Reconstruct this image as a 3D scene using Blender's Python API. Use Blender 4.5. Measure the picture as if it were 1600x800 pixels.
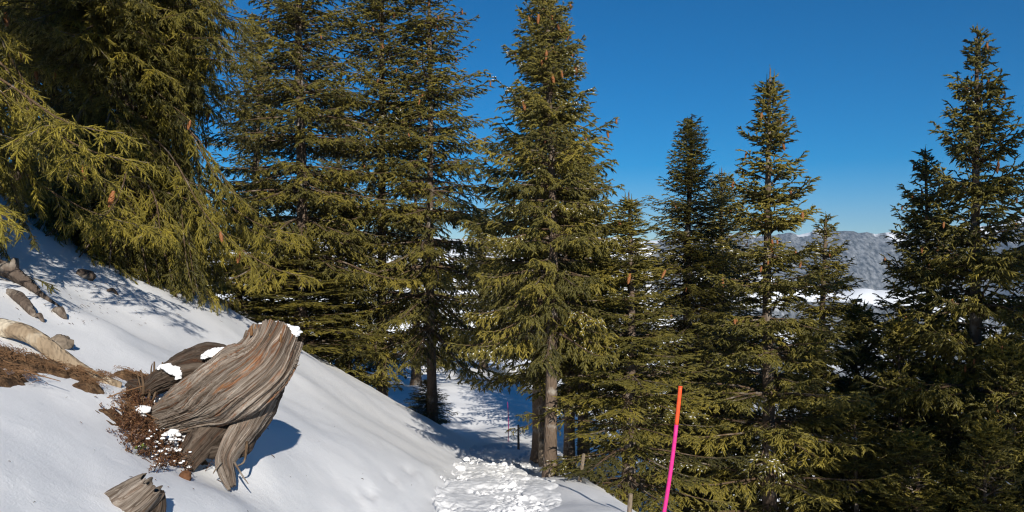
import bpy, math, random
import numpy as np
from math import radians as rad, sin, cos, pi

for o in list(bpy.data.objects):
    bpy.data.objects.remove(o)
SC = bpy.context.scene
COL = SC.collection

# ------------------------------------------------------------------ camera, sky, sun, exposure
cam_d = bpy.data.cameras.new("camera")
cam = bpy.data.objects.new("camera", cam_d)
COL.objects.link(cam)
cam.location = (0, 0, 0)
cam.rotation_euler = (rad(90), 0, 0)
cam_d.sensor_width = 36
FPX = 1250.0                       # focal length in pixels of a 1600 wide picture
cam_d.lens = 36 * FPX / 1600
cam_d.clip_start = 0.05
cam_d.clip_end = 60000
SC.camera = cam

SUN_AZ, SUN_EL = rad(165), rad(25)
w = bpy.data.worlds.new("World"); SC.world = w; w.use_nodes = True
nt = w.node_tree; nt.nodes.clear()
sky = nt.nodes.new("ShaderNodeTexSky"); sky.sky_type = 'NISHITA'
sky.sun_disc = False
sky.sun_elevation = SUN_EL; sky.sun_rotation = SUN_AZ
sky.altitude = 2500; sky.air_density = 1.0; sky.dust_density = 0.1; sky.ozone_density = 4.5
hs = nt.nodes.new("ShaderNodeHueSaturation"); hs.inputs['Saturation'].default_value = 1.5
hs.inputs['Hue'].default_value = 0.498
bg = nt.nodes.new("ShaderNodeBackground"); bg.inputs['Strength'].default_value = 0.063
wo = nt.nodes.new("ShaderNodeOutputWorld")
nt.links.new(sky.outputs[0], hs.inputs['Color']); nt.links.new(hs.outputs[0], bg.inputs[0]); nt.links.new(bg.outputs[0], wo.inputs[0])

sun_d = bpy.data.lights.new("sun", 'SUN'); sun_d.energy = 5.0; sun_d.angle = rad(0.53); sun_d.color = (1.0, 0.93, 0.82)
sun = bpy.data.objects.new("sun", sun_d); COL.objects.link(sun)
TO_SUN = np.array([sin(SUN_AZ) * cos(SUN_EL), cos(SUN_AZ) * cos(SUN_EL), sin(SUN_EL)])
from mathutils import Vector
sun.rotation_euler = Vector(-TO_SUN).to_track_quat('-Z', 'Y').to_euler()

SC.view_settings.view_transform = 'Standard'; SC.view_settings.look = 'None'
SC.view_settings.exposure = 0.38; SC.view_settings.gamma = 1.0
SC.render.engine = 'CYCLES'
SC.cycles.use_denoising = True
SC.cycles.max_bounces = 6; SC.cycles.diffuse_bounces = 3; SC.cycles.glossy_bounces = 2
SC.cycles.transmission_bounces = 3; SC.cycles.transparent_max_bounces = 4
SC.cycles.use_adaptive_sampling = False
SC.cycles.filter_width = 1.2

# ------------------------------------------------------------------ noise
def _h(ix, iy, iz, seed):
    n = (ix.astype(np.int64) * 374761393 + iy.astype(np.int64) * 668265263 + iz.astype(np.int64) * 2147483647 + seed * 974634777) & 0xFFFFFFFF
    n = ((n ^ (n >> 13)) * 1274126177) & 0xFFFFFFFF
    n = ((n ^ (n >> 15)) * 2246822519) & 0xFFFFFFFF
    return ((n ^ (n >> 16)) & 0xFFFFFF) / float(0xFFFFFF)

def n3(x, y, z=None, seed=0):
    x = np.asarray(x, float); y = np.asarray(y, float)
    z = np.zeros_like(x) if z is None else np.asarray(z, float)
    x, y, z = np.broadcast_arrays(x, y, z)
    ix, iy, iz = np.floor(x), np.floor(y), np.floor(z)
    fx, fy, fz = x - ix, y - iy, z - iz
    fx = fx * fx * (3 - 2 * fx); fy = fy * fy * (3 - 2 * fy); fz = fz * fz * (3 - 2 * fz)
    r = 0
    for a in (0, 1):
        wx = fx if a else 1 - fx
        for b in (0, 1):
            wy = fy if b else 1 - fy
            for c in (0, 1):
                wz = fz if c else 1 - fz
                r = r + wx * wy * wz * _h(ix + a, iy + b, iz + c, seed)
    return r * 2 - 1

def fbm(x, y, z=None, seed=0, octv=4, gain=0.5, lac=2.03):
    r, a, f = 0, 1.0, 1.0
    for k in range(octv):
        r = r + a * n3(np.asarray(x) * f, np.asarray(y) * f, None if z is None else np.asarray(z) * f, seed + k * 17)
        a *= gain; f *= lac
    return r

def cells(x, y, seed=0):
    """distance to the nearest and second nearest jittered cell point, and that cell's random value"""
    ix, iy = np.floor(x), np.floor(y)
    f1 = np.full(np.shape(x), 9.0); f2 = np.full(np.shape(x), 9.0); val = np.zeros(np.shape(x))
    zz = np.zeros_like(ix)
    for a in (-1, 0, 1):
        for b in (-1, 0, 1):
            px = ix + a + .1 + .8 * _h(ix + a, iy + b, zz, seed); py = iy + b + .1 + .8 * _h(ix + a, iy + b, zz, seed + 5)
            d = np.hypot(px - x, py - y); v = _h(ix + a, iy + b, zz, seed + 9)
            near = d < f1
            f2 = np.where(near, f1, np.minimum(f2, d)); val = np.where(near, v, val); f1 = np.where(near, d, f1)
    return f1, f2, val

def sst(a, b, x):
    t = np.clip((np.asarray(x, float) - a) / (b - a), 0, 1)
    return t * t * (3 - 2 * t)

def softplus(v, k):
    return k * np.logaddexp(0, np.asarray(v, float) / k)

# ------------------------------------------------------------------ mesh helpers
def mesh_np(name, V, F, mat=None, smooth=True, attrs=None, mats=None, fmat=None):
    V = np.asarray(V, np.float32); me = bpy.data.meshes.new(name)
    Fs = F if isinstance(F, list) else [F]
    Fs = [np.asarray(f, np.int32) for f in Fs if len(f)]
    me.vertices.add(len(V)); me.vertices.foreach_set('co', V.ravel())
    nl = sum(f.size for f in Fs); nf = sum(len(f) for f in Fs)
    me.loops.add(nl); me.polygons.add(nf)
    me.loops.foreach_set('vertex_index', np.concatenate([f.ravel() for f in Fs]))
    tot = np.concatenate([np.full(len(f), f.shape[1], np.int32) for f in Fs])
    st = np.concatenate([[0], np.cumsum(tot)[:-1]]).astype(np.int32)
    me.polygons.foreach_set('loop_start', st)
    me.polygons.foreach_set('loop_total', tot)
    if smooth:
        me.polygons.foreach_set('use_smooth', np.ones(nf, bool))
    for k, v in (attrs or {}).items():
        v = np.asarray(v, np.float32)
        a = me.attributes.new(k, 'FLOAT' if v.ndim == 1 else 'FLOAT_VECTOR', 'POINT')
        a.data.foreach_set('value' if v.ndim == 1 else 'vector', v.ravel())
    if mat: me.materials.append(mat)
    me.update(calc_edges=True)
    return me

def link(name, me, parent=None, kind=None, label=None, category=None, group=None, loc=None):
    o = bpy.data.objects.new(name, me); COL.objects.link(o)
    if parent is not None: o.parent = parent
    if kind: o['kind'] = kind
    if label: o['label'] = label
    if category: o['category'] = category
    if group: o['group'] = group
    if loc is not None: o.location = loc
    return o

def empty(name, loc, label, category, group=None):
    o = link(name, None, None, None, label, category, group, loc); o.empty_display_size = .2
    return o

def grid_faces(nu, nv, wrap=False):
    i = np.arange(nu - 1)[:, None]; j = np.arange(nv if wrap else nv - 1)[None, :]
    j2 = (j + 1) % nv
    return np.stack([i * nv + j, i * nv + j2, (i + 1) * nv + j2, (i + 1) * nv + j], -1).reshape(-1, 4)

def frames(P):
    P = np.asarray(P, float); T = np.gradient(P, axis=0); T /= np.linalg.norm(T, axis=1, keepdims=True) + 1e-12
    ref = np.array([0, 0, 1.0]) if abs(T[0][2]) < .9 else np.array([0, 1.0, 0])
    U = np.zeros_like(P); u = np.cross(T[0], ref); u /= np.linalg.norm(u); U[0] = u
    for i in range(1, len(P)):
        u = U[i - 1] - T[i] * np.dot(U[i - 1], T[i]); U[i] = u / np.linalg.norm(u)
    return T, U, np.cross(T, U)

def resample(P, R, n):
    """smooth curve through points (Catmull-Rom), radii interpolated"""
    P = np.asarray(P, float); R = np.asarray(R, float)
    t = np.linspace(0, len(P) - 1, n); i = np.clip(t.astype(int), 0, len(P) - 2); f = (t - i)[:, None]
    g = lambda k: P[np.clip(k, 0, len(P) - 1)]
    p0, p1, p2, p3 = g(i - 1), g(i), g(i + 1), g(i + 2)
    Q = .5 * (2 * p1 + (p2 - p0) * f + (2 * p0 - 5 * p1 + 4 * p2 - p3) * f ** 2 + (3 * p1 - p0 - 3 * p2 + p3) * f ** 3)
    RR = R[i] * (1 - f if R.ndim > 1 else 1 - f[:, 0]) + R[i + 1] * (f if R.ndim > 1 else f[:, 0])
    return Q, RR

def tube(P, R, sides, cap=True, disp=None):
    """swept tube; R radius per ring or (n,2) two half axes; disp(theta, s) adds to the radius"""
    P = np.asarray(P, float); n = len(P); T, U, W = frames(P)
    R = np.asarray(R, float); R2 = R if R.ndim > 1 else np.stack([R, R], 1)
    th = np.arange(sides) / sides * 2 * pi
    s = np.concatenate([[0], np.cumsum(np.linalg.norm(np.diff(P, axis=0), axis=1))])
    TH, S = np.meshgrid(th, s)
    D = disp(TH, S) if disp else 0 * TH
    c = (np.cos(TH) * (R2[:, :1] + D)); q = (np.sin(TH) * (R2[:, 1:] + D))
    V = P[:, None, :] + c[..., None] * U[:, None, :] + q[..., None] * W[:, None, :]
    V = V.reshape(-1, 3); F = [grid_faces(n, sides, True)]
    V = np.concatenate([V, P[:1], P[-1:]]) if cap else V
    if cap:
        j = np.arange(sides); k = (j + 1) % sides
        F.append(np.concatenate([np.stack([np.full(sides, n * sides), k, j], 1), np.stack([np.full(sides, n * sides + 1), (n - 1) * sides + j, (n - 1) * sides + k], 1)]))
    return V, F, TH, S

class Soup:
    """collects tubes and pieces into one mesh"""
    def __init__(self): self.V = []; self.F = {}; self.n = 0; self.A = []
    def add(self, V, F, a=0.0):
        for f in (F if isinstance(F, list) else [F]):
            f = np.asarray(f); self.F.setdefault(f.shape[1], []).append(f + self.n)
        self.V.append(np.asarray(V, float)); self.n += len(V); self.A.append(np.full(len(V), a))
    def mesh(self, name, mat, smooth=True):
        return mesh_np(name, np.concatenate(self.V), [np.concatenate(f) for f in self.F.values()], mat, smooth, {'tint': np.concatenate(self.A)})

# ------------------------------------------------------------------ materials
def new_mat(name):
    m = bpy.data.materials.new(name); m.use_nodes = True; t = m.node_tree; t.nodes.clear()
    out = t.nodes.new("ShaderNodeOutputMaterial"); b = t.nodes.new("ShaderNodeBsdfPrincipled")
    t.links.new(b.outputs[0], out.inputs[0]); b.inputs['Roughness'].default_value = .8
    b.inputs['Specular IOR Level'].default_value = .25
    return m, t, b

def node(t, kind, **kw):
    n = t.nodes.new(kind)
    for k, v in kw.items():
        if k in n.inputs: n.inputs[k].default_value = v
        else: setattr(n, k, v)
    return n

def ramp(t, fac, stops):
    r = t.nodes.new("ShaderNodeValToRGB"); e = r.color_ramp.elements
    while len(e) < len(stops): e.new(.5)
    for x, (p, c) in zip(e, stops): x.position = p; x.color = (*c, 1)
    t.links.new(fac, r.inputs[0]); return r.outputs[0]

def mixc(t, fac, a, b, mode='MIX'):
    m = t.nodes.new("ShaderNodeMix"); m.data_type = 'RGBA'; m.blend_type = mode
    for i, v in ((0, fac), (6, a), (7, b)):
        if hasattr(v, 'is_output'): t.links.new(v, m.inputs[i])
        elif i == 0: m.inputs[0].default_value = v
        else: m.inputs[i].default_value = (*v, 1)
    return m.outputs[2]

def noise(t, vec, scale, detail=4, rough=.55):
    n = t.nodes.new("ShaderNodeTexNoise"); n.inputs['Scale'].default_value = scale
    n.inputs['Detail'].default_value = detail; n.inputs['Roughness'].default_value = rough
    if vec is not None: t.links.new(vec, n.inputs['Vector'])
    return n.outputs['Fac']

def objco(t): return t.nodes.new("ShaderNodeTexCoord").outputs['Object']
def attr(t, name): n = t.nodes.new("ShaderNodeAttribute"); n.attribute_name = name; return n
def bump(t, b, h, strength, dist):
    n = t.nodes.new("ShaderNodeBump"); n.inputs['Strength'].default_value = strength; n.inputs['Distance'].default_value = dist
    t.links.new(h, n.inputs['Height']); t.links.new(n.outputs[0], b.inputs['Normal'])

def snow_material(name, grain, dist):
    m, t, b = new_mat(name); co = objco(t)
    c = ramp(t, noise(t, co, 1.3, 3), [(.3, (.80, .82, .85)), (.7, (.86, .87, .89))])
    t.links.new(c, b.inputs['Base Color']); b.inputs['Roughness'].default_value = .7
    b.inputs['Specular IOR Level'].default_value = .3
    a = node(t, "ShaderNodeMath", operation='ADD')
    t.links.new(noise(t, co, grain, 4, .7), a.inputs[0]); t.links.new(noise(t, co, grain * .13, 3), a.inputs[1])
    bump(t, b, a.outputs[0], .38, dist)
    return m
M = {}
M['snow'] = snow_material("snow", 130, .008)
M['snow_path'] = snow_material("trodden_snow", 95, .012)

def leaf_material(name, c0, c1, c2):
    m = bpy.data.materials.new(name); m.use_nodes = True; t = m.node_tree; t.nodes.clear()
    out = t.nodes.new("ShaderNodeOutputMaterial")
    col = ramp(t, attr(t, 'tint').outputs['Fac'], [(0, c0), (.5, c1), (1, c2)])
    d = t.nodes.new("ShaderNodeBsdfPrincipled"); d.inputs['Roughness'].default_value = .5; d.inputs['Specular IOR Level'].default_value = .35
    tr = t.nodes.new("ShaderNodeBsdfTranslucent"); mx = t.nodes.new("ShaderNodeMixShader"); mx.inputs[0].default_value = .08
    t.links.new(col, d.inputs['Base Color']); t.links.new(col, tr.inputs[0])
    t.links.new(d.outputs[0], mx.inputs[1]); t.links.new(tr.outputs[0], mx.inputs[2]); t.links.new(mx.outputs[0], out.inputs[0])
    return m
M['needles'] = leaf_material("spruce_needles", (.032, .031, .009), (.092, .083, .016), (.225, .180, .026))
M['needles_near'] = leaf_material("near_spruce_needles", (.028, .029, .008), (.088, .080, .015), (.26, .21, .025))

def bark_material(name, a, b_, c_, sc=9):
    m, t, b = new_mat(name); co = objco(t)
    mp = node(t, "ShaderNodeMapping"); mp.inputs['Scale'].default_value = (1, 1, .35); t.links.new(co, mp.inputs[0])
    v = t.nodes.new("ShaderNodeTexVoronoi"); v.inputs['Scale'].default_value = sc * 4; t.links.new(mp.outputs[0], v.inputs['Vector'])
    nz = noise(t, mp.outputs[0], sc, 5)
    c = mixc(t, nz, a, b_)
    c = mixc(t, ramp(t, noise(t, co, sc * .5, 3), [(.52, (0, 0, 0)), (.66, (1, 1, 1))]), c, c_)
    t.links.new(c, b.inputs['Base Color']); b.inputs['Roughness'].default_value = .9
    bump(t, b, v.outputs['Distance'], .9, .012)
    return m
M['bark'] = bark_material("spruce_bark", (.04, .027, .02), (.17, .125, .09), (.25, .225, .195))
M['twig'] = bark_material("twig_bark", (.055, .034, .02), (.13, .085, .05), (.20, .17, .14), 14)
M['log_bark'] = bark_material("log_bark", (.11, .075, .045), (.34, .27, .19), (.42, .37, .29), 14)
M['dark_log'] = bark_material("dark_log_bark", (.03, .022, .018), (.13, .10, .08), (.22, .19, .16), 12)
M['root_wood'] = bark_material("brown_root_wood", (.07, .032, .015), (.27, .15, .07), (.36, .25, .15), 14)
M['post'] = bark_material("weathered_post_wood", (.10, .075, .05), (.26, .21, .16), (.33, .28, .22), 16)
M['stone'] = bark_material("grey_stone", (.10, .08, .06), (.22, .18, .14), (.30, .27, .23), 8)

def plain(name, c, rough=.6, spec=.3, var=.25, sc=20):
    m, t, b = new_mat(name)
    k = noise(t, objco(t), sc, 4)
    t.links.new(mixc(t, k, tuple(x * (1 - var) for x in c), tuple(min(1, x * (1 + var)) for x in c)), b.inputs['Base Color'])
    b.inputs['Roughness'].default_value = rough; b.inputs['Specular IOR Level'].default_value = spec
    return m
M['cone'] = plain("cone_scales", (.24, .095, .034), .6, .25, .4, 60)
M['pink'] = plain("pink_paint", (.56, .024, .20), .55, .3, .34, 55)
M['orange'] = plain("orange_paint", (.68, .08, .022), .55, .3, .34, 55)
M['magenta'] = plain("faded_magenta_paint", (.20, .02, .10), .5, .3, .2)

M['rotten'] = plain("rotten_wood", (.11, .052, .026), .85, .15, .7, 45)
def soil_material():
    m, t, b = new_mat("needle_littered_soil"); co = objco(t)
    c = ramp(t, noise(t, co, 28, 5, .7), [(.3, (.035, .020, .012)), (.5, (.12, .068, .035)), (.68, (.26, .165, .09))])
    t.links.new(c, b.inputs['Base Color']); b.inputs['Roughness'].default_value = .95
    bump(t, b, noise(t, co, 70, 4, .7), 1, .02)
    return m
M['soil'] = soil_material()
M['litter'] = plain("dry_litter", (.16, .090, .047), .85, .15, .6, 30)
M['heath'] = leaf_material("heather_leaves", (.025, .012, .008), (.085, .036, .018), (.19, .10, .045))
M['heath_stem'] = plain('heather_stems', (.085, .042, .022), .85, .15, .5, 30)
M['heath_green'] = leaf_material("cowberry_leaves", (.03, .05, .008), (.07, .10, .015), (.13, .16, .03))

def wood_material(name='weathered_wood', orange=1.0, val=1.0):
    """bleached grey wood along the grain, rust brown where the outer wood has flaked off, darker brown along the cracks"""
    m, t, b = new_mat(name); g = attr(t, 'grain').outputs['Vector']
    mp = node(t, "ShaderNodeMapping"); mp.inputs['Scale'].default_value = (1, 1, .24); t.links.new(g, mp.inputs[0])
    fine = noise(t, mp.outputs[0], 30, 8, .78); mid = noise(t, mp.outputs[0], 4.5, 5, .65)
    ad = node(t, "ShaderNodeMath", operation='ADD'); t.links.new(fine, ad.inputs[0]); t.links.new(mid, ad.inputs[1])
    hf = node(t, "ShaderNodeMath", operation='MULTIPLY'); t.links.new(ad.outputs[0], hf.inputs[0]); hf.inputs[1].default_value = .5
    c = ramp(t, hf.outputs[0], [(.35, (.04, .027, .02)), (.44, (.15, .11, .082)), (.52, (.30, .255, .215)), (.63, (.56, .505, .45))])
    tone = ramp(t, noise(t, g, 1.3, 5, .7), [(.33, (.20, .165, .14)), (.44, (.72, .69, .66)), (.58, (1.0, 1.0, 1.0))]); c = mixc(t, .85, c, tone, 'MULTIPLY')
    mp2 = node(t, "ShaderNodeMapping"); mp2.inputs['Scale'].default_value = (1, 1, .75); t.links.new(g, mp2.inputs[0])
    msk = ramp(t, noise(t, mp2.outputs[0], 1.9, 7, .74), [(.54, (0, 0, 0)), (.62, (1, 1, 1))])
    oc = ramp(t, hf.outputs[0], [(.38, (.06, .024, .013)), (.48, (.20, .080, .034)), (.60, (.40, .20, .09))])
    k = node(t, "ShaderNodeMath", operation='MULTIPLY'); t.links.new(msk, k.inputs[0]); k.inputs[1].default_value = orange
    c = mixc(t, k.outputs[0], c, oc)
    kd = node(t, "ShaderNodeMath", operation='MULTIPLY'); t.links.new(attr(t, 'crevice').outputs['Fac'], kd.inputs[0]); kd.inputs[1].default_value = .85
    c = mixc(t, kd.outputs[0], c, (.035, .022, .015))  # dark brown mixed in where the cracks and grooves run deeper
    if val != 1: c = mixc(t, 1.0, c, (val, val * .92, val * .86), 'MULTIPLY')
    t.links.new(c, b.inputs['Base Color']); b.inputs['Roughness'].default_value = .85
    bump(t, b, hf.outputs[0], 1.0, .016)
    return m
M['wood'] = wood_material()
M['wood_grey'] = wood_material('weathered_grey_wood', .35)
M['wood_dark'] = wood_material('rotten_dark_wood', .8, .42)

def mountain_material():
    m, t, b = new_mat("snowy_mountain"); co = objco(t)
    geo = t.nodes.new("ShaderNodeNewGeometry"); sep = t.nodes.new("ShaderNodeSeparateXYZ"); t.links.new(geo.outputs['Normal'], sep.inputs[0])
    mpm = node(t, "ShaderNodeMapping"); mpm.inputs['Scale'].default_value = (1.5, .55, .8); mpm.inputs['Rotation'].default_value = (0, 0, .35); t.links.new(co, mpm.inputs[0])
    f = noise(t, mpm.outputs[0], .0042, 10, .58)
    mr = node(t, "ShaderNodeMapRange"); mr.inputs[1].default_value = .55; mr.inputs[2].default_value = .98; mr.inputs[3].default_value = .10; mr.inputs[4].default_value = -.10
    t.links.new(sep.outputs[2], mr.inputs[0])
    a = node(t, "ShaderNodeMath", operation='ADD'); t.links.new(f, a.inputs[0]); t.links.new(mr.outputs[0], a.inputs[1])
    ta = attr(t, 'tree').outputs['Fac']
    a2 = node(t, "ShaderNodeMath", operation='ADD'); t.links.new(a.outputs[0], a2.inputs[0]); t.links.new(ta, a2.inputs[1])
    msk = ramp(t, a2.outputs[0], [(.49, (0, 0, 0)), (.54, (1, 1, 1))])
    speck = ramp(t, noise(t, mpm.outputs[0], .045, 4, .7), [(.34, (.72, .72, .72)), (.60, (1, 1, 1))])
    k = node(t, "ShaderNodeMath", operation='MULTIPLY'); t.links.new(msk, k.inputs[0]); t.links.new(speck, k.inputs[1])
    t.links.new(mixc(t, k.outputs[0], (.80, .83, .87), (.035, .036, .032)), b.inputs['Base Color'])
    b.inputs['Roughness'].default_value = .9
    return m
M['mountain'] = mountain_material()

# ------------------------------------------------------------------ the lie of the land
PL, PR = -.66, .24                 # the path's left and right edges
def height(x, y, fine=True):
    x = np.asarray(x, float); y = np.asarray(y, float); x, y = np.broadcast_arrays(x, y)
    yy = np.clip(y, -6, 200)
    zp = -.71 - .187 * yy
    zp = zp - sst(-1.3, -.3, x) * np.clip(5.2 - yy, 0, 8) * .187 * .95
    u = softplus(PL - .04 - x, .05)
    s = .55 + .03 * np.sin(y * .7 + 1) + .055 * sst(6, 12, y)
    bank = s * np.where(u < 4.6, u, 4.6 + 2.2 * (1 - np.exp(-(u - 4.6) / 2.2))) + .07 * sst(0, .10, PL - x) * sst(10, 7, y)
    v = x - (.86 - .02 * (y - 6))
    right = -.80 * softplus(v, .14)
    near = zp + bank + right
    near = near + .07 * np.exp(-(((x + 1.75) / .8) ** 2 + ((y - 4.6) / 1.3) ** 2)) * (x < 0.2)
    near = near - .09 * np.exp(-(((x + 1.0) / .45) ** 2 + ((y - 4.3) / .9) ** 2)) + .10 * np.exp(-(((x + 2.9) / .8) ** 2 + ((y - 5.5) / .5) ** 2))
    near = near - .11 * np.exp(-(((x + 1.45) / .30) ** 2 + ((y - 3.62) / .42) ** 2))
    # beyond the crest the hillside falls into a hollow and rises a little again
    back = -3.95 - .030 * (y - 15) + .10 * softplus(-x - 3.5, 1.0) - .80 * softplus(v - .9, .6) + .22 * fbm(x * .25, y * .25, None, 7, 3)
    edge = 14.4 + .2 * np.sin(x)
    wgt = sst(0, 4.6, y - edge)
    z = near * (1 - wgt) + back * wgt
    z = z - .30 * softplus(y - 46, 5)
    z = np.maximum(z, -60 - .02 * np.hypot(x, y))
    if fine:
        z = z + .035 * fbm(x * .8, y * .8, None, 3, 3) + .010 * fbm(x * 2.7 + y * 1.1, y * .9, None, 5, 3) + .003 * fbm(x * 9, y * 7, None, 8, 2)
        onp = sst(PL - .02, PL + .06, x) * sst(PR + .28, PR - .02, x) * sst(14.3, 13.8, y)
        z = z - .035 * onp
    return z

def ray(px, py, y0=.8, y1=60):
    """the ground point that the camera sees at a pixel of the 1600 x 800 picture"""
    ys = np.geomspace(y0, y1, 6000); xs = (px - 800) / FPX * ys; zs = (400 - py) / FPX * ys
    d = zs - height(xs, ys); k = np.argmax(d < 0) if (d < 0).any() else len(ys) - 1
    return np.array([xs[k], ys[k], float(height(xs[k], ys[k]))])

def W(px, py, y): return np.array([(px - 800) / FPX * y, y, (400 - py) / FPX * y])

def build_ground():
    nth, nr = 480, 280
    th = np.linspace(rad(-112), rad(112), nth); th = th - .30 * np.sin(th) * (np.abs(th) < 9)
    r = np.geomspace(.35, 75, nr)
    R, TH = np.meshgrid(r, th, indexing='ij')
    X, Y = R * np.sin(TH), R * np.cos(TH)
    Z = height(X, Y)
    # animal tracks and little slides down the bank
    for px, py, sc in ((640, 735, 1), (612, 748, .8), (578, 770, .9), (660, 722, .6), (700, 700, .5), (672, 676, .5), (690, 684, .6), (715, 668, .6), (730, 690, .7), (625, 700, .4), (560, 776, .7)):
        p = ray(px, py); a = .05 * sc
        dx, dy = X - p[0], Y - p[1]
        Z = Z - .05 * sc * np.exp(-((dx / a) ** 2 + (dy / (a * 1.6)) ** 2)) + .035 * sc * np.exp(-(((dx - a * 1.3) / a) ** 2 + (dy / (a * 1.3)) ** 2))
    me = mesh_np("snow_slope", np.stack([X, Y, Z], -1).reshape(-1, 3), grid_faces(nr, nth)[:, ::-1], M['snow'])
    link("snow_slope", me, None, 'structure')

def build_path():
    ys = np.geomspace(4.2, 14.6, 520); xs = np.linspace(PL - .10, PR + .36, 130)
    Yg, Xg = np.meshgrid(ys, xs, indexing='ij')
    wob = .06 * np.sin(Yg * 1.3) + .03 * np.sin(Yg * 3.7)
    X = Xg + wob; Z = height(X, Yg)
    edge_l = X - wob - PL + .05 * fbm(Yg * 4, X * 4, None, 71, 2); edge_r = PR - (X - wob) + .11 * fbm(Yg * 2.5, X * 3, None, 41, 3)
    on = sst(0, .05, edge_l) * sst(-.16, .06, edge_r) * sst(14.5, 13.9, Yg)
    lum = 0
    for sc, amp, sd in ((5.5, .022, 2), (12, .020, 3), (21, .019, 4), (38, .013, 6)):
        wx = X * sc + .5 * n3(X * sc, Yg * sc, None, sd); f1, f2, v = cells(wx, Yg * sc * .85, sd)
        lum = lum + .50 * amp * (v * 1.5 - .7) * sst(0, .34, f2 - f1)
    lum = lum + .020 * fbm(X * 20, Yg * 15, None, 55, 5, .68)
    boot = fbm(X * 3.0, Yg * 1.9, None, 61, 3)
    lum = lum + .045 * boot - .03
    rng = np.random.default_rng(14)
    for k in range(95):                         # boot prints: pressed pits with a pushed up rim
        fy = rng.uniform(4.4, 13.8); fx = rng.uniform(PL + .08, PR - .02) + .06 * np.sin(fy * 1.3); a = rng.normal(0, .3)
        dx, dy = X - fx, Yg - fy; u_ = (dx * cos(a) - dy * sin(a)) / .060; v_ = (dx * sin(a) + dy * cos(a)) / .15; q = u_ * u_ + v_ * v_
        lum = lum - .038 * np.exp(-q ** 2 * .8) + .020 * np.exp(-((q - 1.9) / .7) ** 2)
    lum = lum - .04 * np.exp(-((X - wob - PL - .12) / .035) ** 2) * sst(-.1, .4, n3(Yg * 3, X * 0 + 3, None, 91))
    lum = lum * (.30 + 1.0 * sst(-.45, .35, fbm(X * 3.4, Yg * 1.3, None, 88, 3)))
    Z = Z + .034 * on + on * lum * .58 - (1 - on) * .05
    me = mesh_np("trodden_path", np.stack([X, Yg, Z], -1).reshape(-1, 3), grid_faces(len(ys), len(xs))[:, ::-1], M['snow_path'])
    link("trodden_path", me, None, 'structure')

def blob(seed, n=8, m=6):
    th = np.linspace(0, pi, m); ph = np.arange(n) / n * 2 * pi
    TH, PH = np.meshgrid(th, ph, indexing='ij')
    V = np.stack([np.sin(TH) * np.cos(PH), np.sin(TH) * np.sin(PH), np.cos(TH)], -1).reshape(-1, 3)
    V = V * (1 + .28 * fbm(V[:, 0] * 1.4 + seed, V[:, 1] * 1.4, V[:, 2] * 1.4, seed, 2))[:, None]
    return V, grid_faces(m, n, True)[:, ::-1]

def build_lumps():
    rng = np.random.default_rng(5); S = Soup()
    for k in range(190):
        y = rng.uniform(4.2, 13.8); side = rng.random()
        x = PL + rng.exponential(.10) if side < .5 else (PR + .1 - rng.exponential(.2) if side < .8 else rng.uniform(PL, PR))
        if side < .06: x = PL - rng.exponential(.18)
        r = rng.gamma(1.8, .0065) * (.6 if side < .06 else 1)
        V, F = blob(k % 12, 7, 5)
        V = V * (1 + .5 * n3(V[:, 0] * 2 + k, V[:, 1] * 2, V[:, 2] * 2, 3))[:, None] * r * np.array([1, 1, .7]); S.add(V + [x + .06 * sin(y * 1.3) + .03 * sin(y * 3.7), y, float(height(x, y)) + r * .3], F)
    link("snow_lumps", S.mesh("snow_lumps", M['snow_path']), None, 'stuff')

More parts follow.
